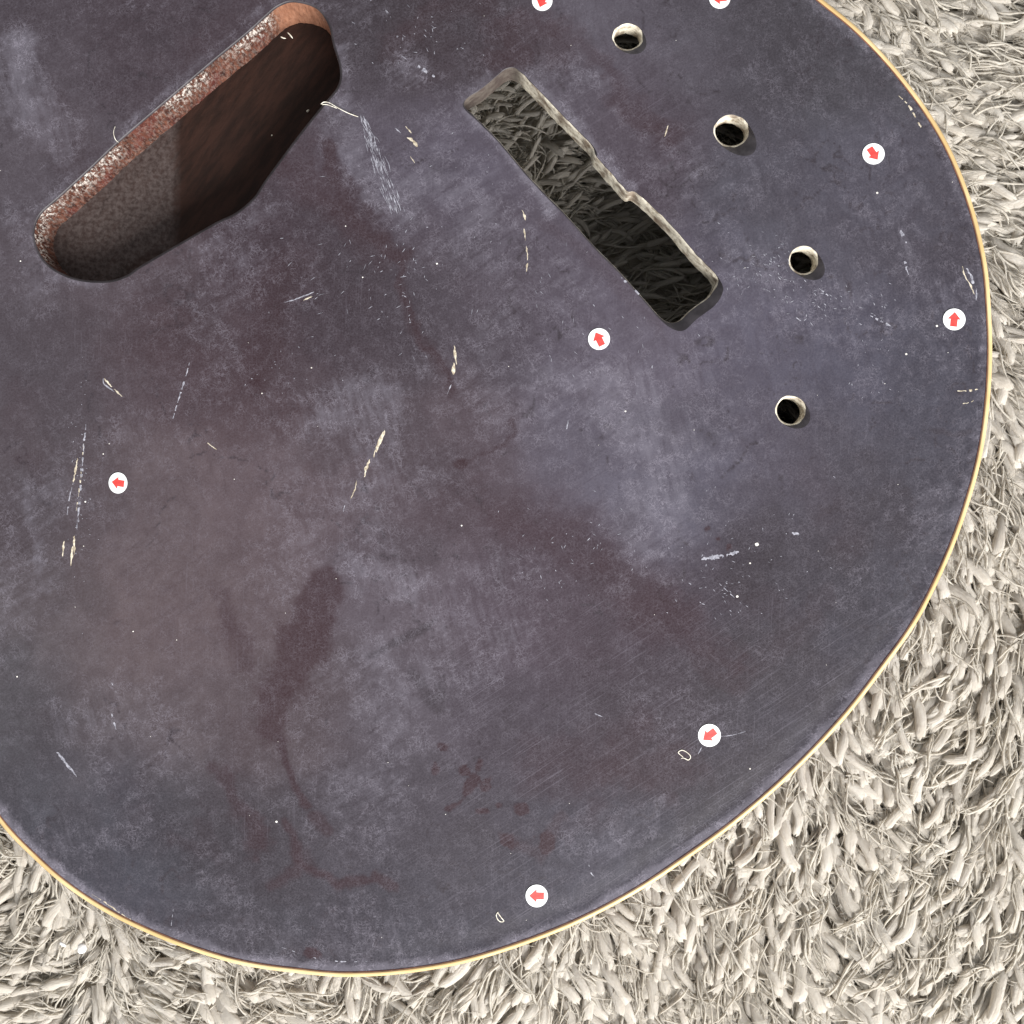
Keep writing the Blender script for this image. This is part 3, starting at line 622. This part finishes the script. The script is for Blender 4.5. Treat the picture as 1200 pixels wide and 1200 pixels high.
v2, f2 = cdt([fl * 1000], np.stack([GX, GY], -1) * 1000, lambda x, y: inside(x, y, fl * 1000))
v2 = v2 / 1000
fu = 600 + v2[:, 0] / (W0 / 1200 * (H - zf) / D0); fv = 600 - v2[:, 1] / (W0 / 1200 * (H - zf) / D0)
fd = sstep(214, 196, fu + 5 * (fbm(fv / 20, fu / 20, 150) - .5)) * (0.75 + 0.5 * fbm(fu / 30, fv / 30, 151))  # left part of the floor greyer than the right
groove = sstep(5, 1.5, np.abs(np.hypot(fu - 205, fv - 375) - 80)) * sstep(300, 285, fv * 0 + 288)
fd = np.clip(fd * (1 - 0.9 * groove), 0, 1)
tag(mesh_obj('pickup_cavity_floor', np.column_stack([v2, zf + 0.0002 * (fbm(fu / 9, fv / 9, 152) - .5) - 0.0005 * groove]), f2, M_FLOOR, body, True, {'dust_and_grey': fd}), 'dark brown cavity floor with a greyer left half')
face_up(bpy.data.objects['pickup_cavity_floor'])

# ---- scratches, chips, scuffs: thin raised slivers of exposed wood, children of the body
def sliver(pts, wpx, mat, name='scratch', lift=0.00006, dash=None, jit=0.35):
    p = smooth_loop(pts, 1.6, closed=False)
    if len(p) < 4: return
    t = np.gradient(p, axis=0); t /= np.linalg.norm(t, axis=1)[:, None] + 1e-9; n = np.stack([-t[:, 1], t[:, 0]], -1)
    s = np.linspace(0, 1, len(p)); prof = np.sin(np.pi * np.clip(s, .02, .98)) ** 0.45
    wv_ = wpx * 0.52 * prof * np.clip(1 + 1.5 * (vnoise(np.arange(len(p)) * 0.45, p[:, 0] * 0 + p[0, 0], 12) - .5) + jit * (RNG.random(len(p)) - .5), 0.12, 2)
    p = p + n * (RNG.normal(0, 0.12 * wpx, len(p)))[:, None]
    a = p + n * wv_[:, None]; b = p - n * wv_[:, None]
    za = ztop(p[:, 0], p[:, 1]) + lift
    A_ = Pn(a[:, 0], a[:, 1], za - 0.00005); M_ = Pn(p[:, 0], p[:, 1], za); B_ = Pn(b[:, 0], b[:, 1], za - 0.00005)
    Vb, Fb = loft([A_, M_, B_], closed=False)
    if dash is not None:
        nn_ = len(p) - 1; onoff = np.repeat(RNG.random(nn_ // 2 + 2) < dash, 2)[:nn_]; Fb = Fb[np.tile(onoff, 2)]
        if len(Fb) == 0: return
    o = mesh_obj(name, Vb, Fb, mat, body); face_up(o); return o
for pts, wd, mt, da in [
    ([(101, 494), (98, 525), (95, 560), (92, 600), (92, 612)], 2.2, M_SMEAR, .55), ([(98, 520), (94, 565), (89, 600)], 1.2, M_SCR, .4), ([(91, 537), (88, 553), (86, 565)], 2.2, M_SCR, None), ([(86, 565), (81, 585), (78, 610)], .9, M_SMEAR, .6),
    ([(75, 634), (73, 652)], 1.8, M_SCR, None), ([(87, 628), (87, 650)], 2.2, M_SCR, None), ([(85, 640), (83, 663)], 2.2, M_SCR, None), ([(91, 605), (89, 628)], 1.2, M_SMEAR, .6),
    ([(120, 441), (128, 450), (143, 465)], 1.5, M_SCR, .8), ([(121, 443), (122, 450), (134, 459)], 1.0, M_SMEAR, None), ([(222, 425), (215, 450), (207, 475), (201, 497)], 1.4, M_SMEAR, .75), ([(243, 519), (254, 527)], 1.3, M_SCR, None),
    ([(451, 504), (446, 515), (442, 524), (441, 530)], 3.0, M_SCR, None), ([(440, 527), (438, 536)], 2.0, M_SCR, None), ([(434, 538), (430, 546), (427, 559)], 2.4, M_SCR, None), ([(418, 563), (416, 573), (411, 584)], 1.7, M_SCR, None), ([(404, 592), (402, 600)], 1.2, M_SMEAR, None),
    ([(532, 405), (534, 420), (535, 428)], 2.2, M_SCR, None), ([(532, 425), (531, 439)], 2.6, M_SCR, None), ([(529, 450), (524, 462)], 1.0, M_SMEAR, None), ([(612, 246), (616, 258)], 2.0, M_SCR, None), ([(614, 268), (616, 282)], 1.6, M_SCR, .8), ([(616, 285), (618, 300), (617, 320)], 1.6, M_SCR, .7),
    ([(783, 147), (779, 160)], 1.8, M_SCR, None), ([(475, 148), (482, 156)], 2.6, M_SCR, None), ([(477, 161), (484, 166), (489, 172)], 3.2, M_SCR, None), ([(463, 150), (470, 156)], 1.6, M_SMEAR, None), ([(481, 183), (486, 191)], 1.6, M_SCR, None),
    ([(666, 492), (664, 503)], 1.6, M_SMEAR, None), ([(765, 425), (762, 445)], 1.0, M_SMEAR, .6), ([(822, 655), (835, 653), (850, 650), (866, 647)], 4.5, M_SMEAR, .93), ([(832, 653), (848, 651)], 5, M_SMEAR, .85), ([(822, 653), (828, 640), (834, 624)], 1.1, M_SMEAR, .7), ([(928, 624), (936, 626)], 3.5, M_SMEAR, None),
    ([(327, 356), (345, 351), (368, 342)], 1.2, M_SMEAR, .8), ([(366, 347), (355, 352)], 1.0, M_SCR, None), ([(843, 684), (856, 696), (862, 702)], .9, M_SMEAR, .8), ([(807, 683), (818, 689), (828, 688)], 1.1, M_SMEAR, .6),
    ([(67, 881), (78, 895), (90, 910)], 2.6, M_SMEAR, None), ([(130, 833), (136, 855)], 1.4, M_SMEAR, .8), ([(131, 800), (136, 812)], 1.4, M_SMEAR, .7), ([(105, 1046), (125, 1059), (150, 1076), (180, 1090)], 1.6, M_SCR, .8), ([(203, 1065), (200, 1090)], .8, M_SMEAR, .7),
    ([(1053, 112), (1066, 125), (1074, 140), (1081, 152)], 1.8, M_SCR, .65), ([(1128, 312), (1130, 322), (1136, 332), (1142, 345)], 1.6, M_SCR, None), ([(1133, 314), (1138, 324), (1141, 336)], 3.2, M_SMEAR, .95), ([(1144, 338), (1144, 352)], 1.8, M_SMEAR, None),
    ([(1122, 458), (1132, 458), (1146, 456)], 1.6, M_SCR, .7), ([(1125, 473), (1136, 472), (1141, 469)], 1.4, M_SCR, .7), ([(697, 836), (706, 840)], .9, M_SMEAR, None), ([(756, 352), (746, 342), (728, 325)], 2.2, M_SMEAR, .55), ([(960, 338), (975, 350), (990, 360)], 2.4, M_SMEAR, .5), ([(1020, 370), (1032, 376), (1044, 382)], 2.4, M_SMEAR, .55), ([(930, 370), (940, 376), (946, 372)], 1.6, M_SMEAR, .6),
    ([(845, 863), (860, 861), (874, 857)], .8, M_SMEAR, None), ([(822, 876), (818, 884)], 1.0, M_SMEAR, None), ([(470, 65), (490, 78), (512, 92)], 3.0, M_SMEAR, .35), ([(690, 1012), (692, 1022), (697, 1028)], 1.0, M_SMEAR, .8), ([(330, 1110), (380, 1125), (430, 1127)], 1.0, M_SMEAR, .25), ([(1055, 270), (1062, 285)], 3, M_SMEAR, .5), ([(1057, 300), (1066, 325)], 3, M_SMEAR, .4)]:
    sliver(pts, wd, mt, 'scratch', dash=da)
# the chalky rub below the pickup cavity: many short parallel marks, and scattered nicks
def nick_field(name, spots, mat):
    VV, FF, b = [], [], 0
    spots = np.asarray(spots); ZZ = ztop(spots[:, 0], spots[:, 1]) + 0.00007
    for (x, y, ln, wd, an), z in zip(spots, ZZ):
        c, s = math.cos(an), math.sin(an)
        q = np.array([(-ln, 0), (-ln * .3, wd), (ln * .4, wd * .8), (ln, 0), (ln * .3, -wd), (-ln * .4, -wd * .8)]) * 0.5
        q = np.stack([x + q[:, 0] * c - q[:, 1] * s, y + q[:, 0] * s + q[:, 1] * c], -1)
        VV.append(Pn(q[:, 0], q[:, 1], z)); FF.append(tuple(range(b, b + 6))); b += 6
    o = mesh_obj(name, np.concatenate(VV), FF, mat, body, False); face_up(o); tag(o, kind='stuff')
sp = []
for i in range(150):
    t = random.random(); x = 427 + 36 * t + 2 * random.gauss(0, 1) * (1 + 2 * t); y = 140 + 108 * t
    sp.append((x, y, random.uniform(4, 16), random.uniform(.3, .9), math.radians(72) + random.gauss(0, .10)))
for (cx, cy, sx, sy, n, an, sa, l0, l1) in [(890, 310, 26, 22, 70, .7, .8, 1.5, 6), (480, 35, 40, 25, 40, .8, .5, 1.5, 7), (985, 355, 40, 14, 60, .6, .5, 1.5, 6), (470, 340, 16, 45, 45, 1.7, .5, 1.5, 7), (440, 320, 60, 60, 40, -.8, .5, 2, 9), (700, 350, 60, 60, 40, 1.4, .4, 1.5, 7), (590, 160, 40, 60, 30, 2, 1.5, 1, 4), (870, 640, 60, 40, 40, .5, 1, 1, 4), (860, 690, 40, 20, 30, .6, .3, 1.5, 5), (95, 560, 8, 60, 60, 1.6, 1.0, 1, 2.4), (1040, 440, 30, 30, 20, 1.4, .6, 1, 4), (680, 650, 40, 40, 40, .7, 1.5, 1.5, 6), (330, 440, 30, 25, 18, 0, 1.5, 1, 2.5)]:
    for i in range(n): sp.append((random.gauss(cx, sx), random.gauss(cy, sy), random.uniform(l0, l1), random.uniform(.35, .9), an + random.gauss(0, sa)))
sa_ = np.array(sp); okp = sa_[keep_top(sa_[:, 0], sa_[:, 1])]
nick_field('fine_scuff', okp, M_SMEAR)
sp = [(random.uniform(0, 1160), random.uniform(0, 1140), random.uniform(.6, 1.5), random.uniform(.5, 1.1), random.random() * 6) for i in range(45)]
sp += [(x, y, r * 1.5, r * 1.3, .3) for x, y, r in [(324, 963, 2), (20, 793, 1.4), (24, 306, 1.3), (156, 740, 1.2), (207, 750, 1), (512, 309, 1.7), (887, 638, 3.4), (864, 699, 2.2), (879, 660, 1.6), (1028, 226, 2), (1098, 382, 2), (1062, 415, 2), (733, 482, 1.6), (121, 532, 1.2), (128, 520, 1), (365, 431, 1.4), (307, 461, 1.3), (541, 616, 1.5), (1024, 782, 1.6), (879, 901, 1.5), (425, 325, 1.2), (405, 265, 1.2), (98, 640, 1), (100, 588, 1.6)]]
sa_ = np.array(sp); okp = sa_[keep_top(sa_[:, 0], sa_[:, 1]) & (edge_dist(sa_[:, 0], sa_[:, 1]) > 12)]
nick_field('dust_speck', okp, M_DUST)

# ------------------------------------------------------------------ stickers
def sticker(c, r, d, label):
    e = bpy.data.objects.new('arrow_sticker', None); COL.objects.link(e)
    tag(e, label, 'sticker', 'round arrow stickers on the guitar body')
    t = np.linspace(0, 2 * math.pi, 48, endpoint=False)
    lp = np.stack([c[0] + r[0] * np.cos(t), c[1] + r[1] * np.sin(t)], -1)
    z = ztop(lp[:, 0], lp[:, 1]); cz = ztop(np.array([c[0]]), np.array([c[1]]))[0]
    th = 0.00020
    l0 = Pn(lp[:, 0], lp[:, 1], z - 0.0001); l1 = Pn(lp[:, 0], lp[:, 1], z + th)
    Vb, Fb = loft([l0, l1]); Vb = np.vstack([Vb, [P(c[0], c[1], cz + th)]])
    n = 48; faces = [tuple(f) for f in Fb] + [(n + i, n + (i + 1) % n, 2 * n) for i in range(n)]
    org = np.array(P(c[0], c[1], cz)); e.location = org
    o = mesh_obj('paper_disc', Vb - org, faces, M_PAPER, e, False); face_up(o)
    dx, dy = np.array(d) / np.hypot(*d); R_ = (r[0] + r[1]) / 2
    A_ = np.array([(.68, 0), (0.02, .58), (0.02, .31), (-.66, .31), (-.66, -.31), (0.02, -.31), (0.02, -.58)])
    q = np.stack([c[0] + (A_[:, 0] * dx - A_[:, 1] * dy) * R_ * r[0] / R_, c[1] + (A_[:, 0] * dy + A_[:, 1] * dx) * R_ * r[1] / R_], -1)
    # height follows the paper (linear between centre and rim)
    zz_ = ztop(q[:, 0], q[:, 1]) + th + 0.00006
    Vt = Pn(q[:, 0], q[:, 1], zz_) - org
    f = [(0, 1, 6), (2, 3, 4, 5), (1, 2, 5, 6)]
    o = mesh_obj('arrow', Vt, f, M_RED, e, False); face_up(o)
    return e
sticker((635.4, 0.8), (12, 12), (-.34, .94), 'white round sticker, red arrow pointing down, at top edge left of small hole')
sticker((843.4, -2), (12.4, 12.2), (-1, .1), 'white round sticker, red arrow pointing left, cut by the top edge of the picture')
sticker((1023.7, 180.3), (13, 12.4), (.55, .83), 'white round sticker, red arrow pointing down right, right of the widest hole')
sticker((702, 397.3), (12.8, 12.7), (-.44, -.9), 'white round sticker, red arrow pointing up left, below the long slot')
sticker((138.3, 566), (11, 12.3), (-.99, -.15), 'white round sticker, red arrow pointing left, beside the long pale scratch')
sticker((831.4, 861.8), (13.3, 13.3), (-.8, .6), 'white round sticker, red arrow pointing down left, at the lower right')
sticker((629, 1050), (13, 13.2), (-1, -.02), 'white round sticker, red arrow pointing left, near the bottom binding')
sticker((1118.3, 374.3), (13.2, 12.7), (.1, -1), 'white round sticker, red arrow pointing up, near the right binding')

# ------------------------------------------------------------------ lint and beads
def fibre(name, pts, rpx, label, lift=0.0, mat=M_LINT, z=None, cat='lint'):
    p = smooth_loop(pts, 1.3, closed=False)
    zc_ = (ztop(p[:, 0], p[:, 1]) + 0.00012 + lift * np.sin(np.linspace(0, math.pi, len(p)))) if z is None else np.full(len(p), z)
    C3 = Pn(p[:, 0], p[:, 1], zc_)
    R = np.full(len(p), rpx * W0 / 1200) * (0.75 + 0.5 * RNG.random(len(p))); R[0] *= .4; R[-1] *= .4
    Vt, Ft = tubes(C3[None], R[None], 6, np.array([[0, 0, 1.0]]))
    org = C3.mean(0)
    o = mesh_obj(name, Vt.reshape(-1, 3) - org, Ft, mat); o.location = org
    return tag(o, label, cat, 'lint on the guitar body')
fibre('lint_loop', [(800.5, 887), (795.5, 883), (795, 881), (799, 879), (804, 881), (808.5, 885), (809, 888), (806.5, 890.5), (803, 889), (800, 888), (798, 889)], 0.55, 'small pale oval loop of lint beside the lower right sticker')
fibre('lint_loop', [(584, 1068.5), (581.5, 1072), (583, 1077), (586.5, 1080), (590.5, 1079.5), (588, 1076), (585, 1072), (583.5, 1069.5)], 0.55, 'small pale loop of lint left of the bottom sticker')
fibre('lint_fibre', [(376, 122), (380, 119.5), (386, 120.5), (392, 124), (399, 128), (408, 132.5), (420, 137)], 0.45, 'thin white curved fibre at the right corner of the pickup cavity', 0.0006)
fibre('lint_fibre', [(377, 122.5), (383, 122.5), (390, 125), (395, 127)], 0.4, 'short white fibre under the curved one at the pickup cavity corner', 0.0002)
fibre('lint_fibre', [(135, 148), (133, 155), (135, 163), (139, 167)], 0.35, 'fine hair on the upper left rim of the pickup cavity', 0.001)
zcf = zf + 0.0008
o = fibre('crumb', [(360.5, 129.2), (361, 130), (361.6, 130.6)], 2.0, 'tiny pale round crumb on the dark cavity floor', z=zcf, cat='crumb'); o['group'] = 'crumbs in the pickup cavity'
o = fibre('crumb', [(318, 158), (318.6, 158.5), (319, 159)], 1.0, 'tiniest grey crumb in the middle of the dark cavity floor', z=zcf, cat='crumb'); o['group'] = 'crumbs in the pickup cavity'
o = fibre('wood_splinter', [(337, 38), (340, 41), (343, 45)], 0.7, 'short curled splinter near the upper end of the cavity wall', z=zf + 0.004, cat='splinter'); del o['group']
o = fibre('wood_splinter', [(329, 43), (332, 44.5), (335, 45)], 0.7, 'second flatter splinter left of the curled one in the cavity', z=zf + 0.004, cat='splinter'); del o['group']
def bead(u_, v_, ru, rv, z, label, rot=0.0):
    import bmesh
    bm = bmesh.new(); bmesh.ops.create_icosphere(bm, subdivisions=3, radius=1.0)
    k_ = W0 / 1200 * (H - z) / D0
    for vt in bm.verts:
        c_ = vt.co; f_ = 1 + 0.06 * math.sin(3 * c_.x + 1) * math.cos(4 * c_.y) + 0.04 * math.sin(5 * c_.z + 2 * c_.x)
        vt.co = Vector((c_.x * ru * k_ * f_, c_.y * rv * k_ * f_, c_.z * min(ru, rv) * k_ * f_))
    me = bpy.data.meshes.new('foam_bead'); bm.to_mesh(me); bm.free()
    me.polygons.foreach_set('use_smooth', np.ones(len(me.polygons), bool)); me.materials.append(M_BEAD)
    o_ = bpy.data.objects.new('foam_bead', me); COL.objects.link(o_); o_.location = P(u_, v_, z); o_.rotation_euler = (0, 0, rot)
    tag(o_, label, 'bead', 'white beads in the carpet')
bead(96, 1111, 5.2, 6.2, 0.0012, 'round white bead caught in the carpet at the lower left')
bead(73.5, 1106.5, 4.6, 2.0, 0.0008, 'small long white crumb left of the round bead on the carpet', -0.6)
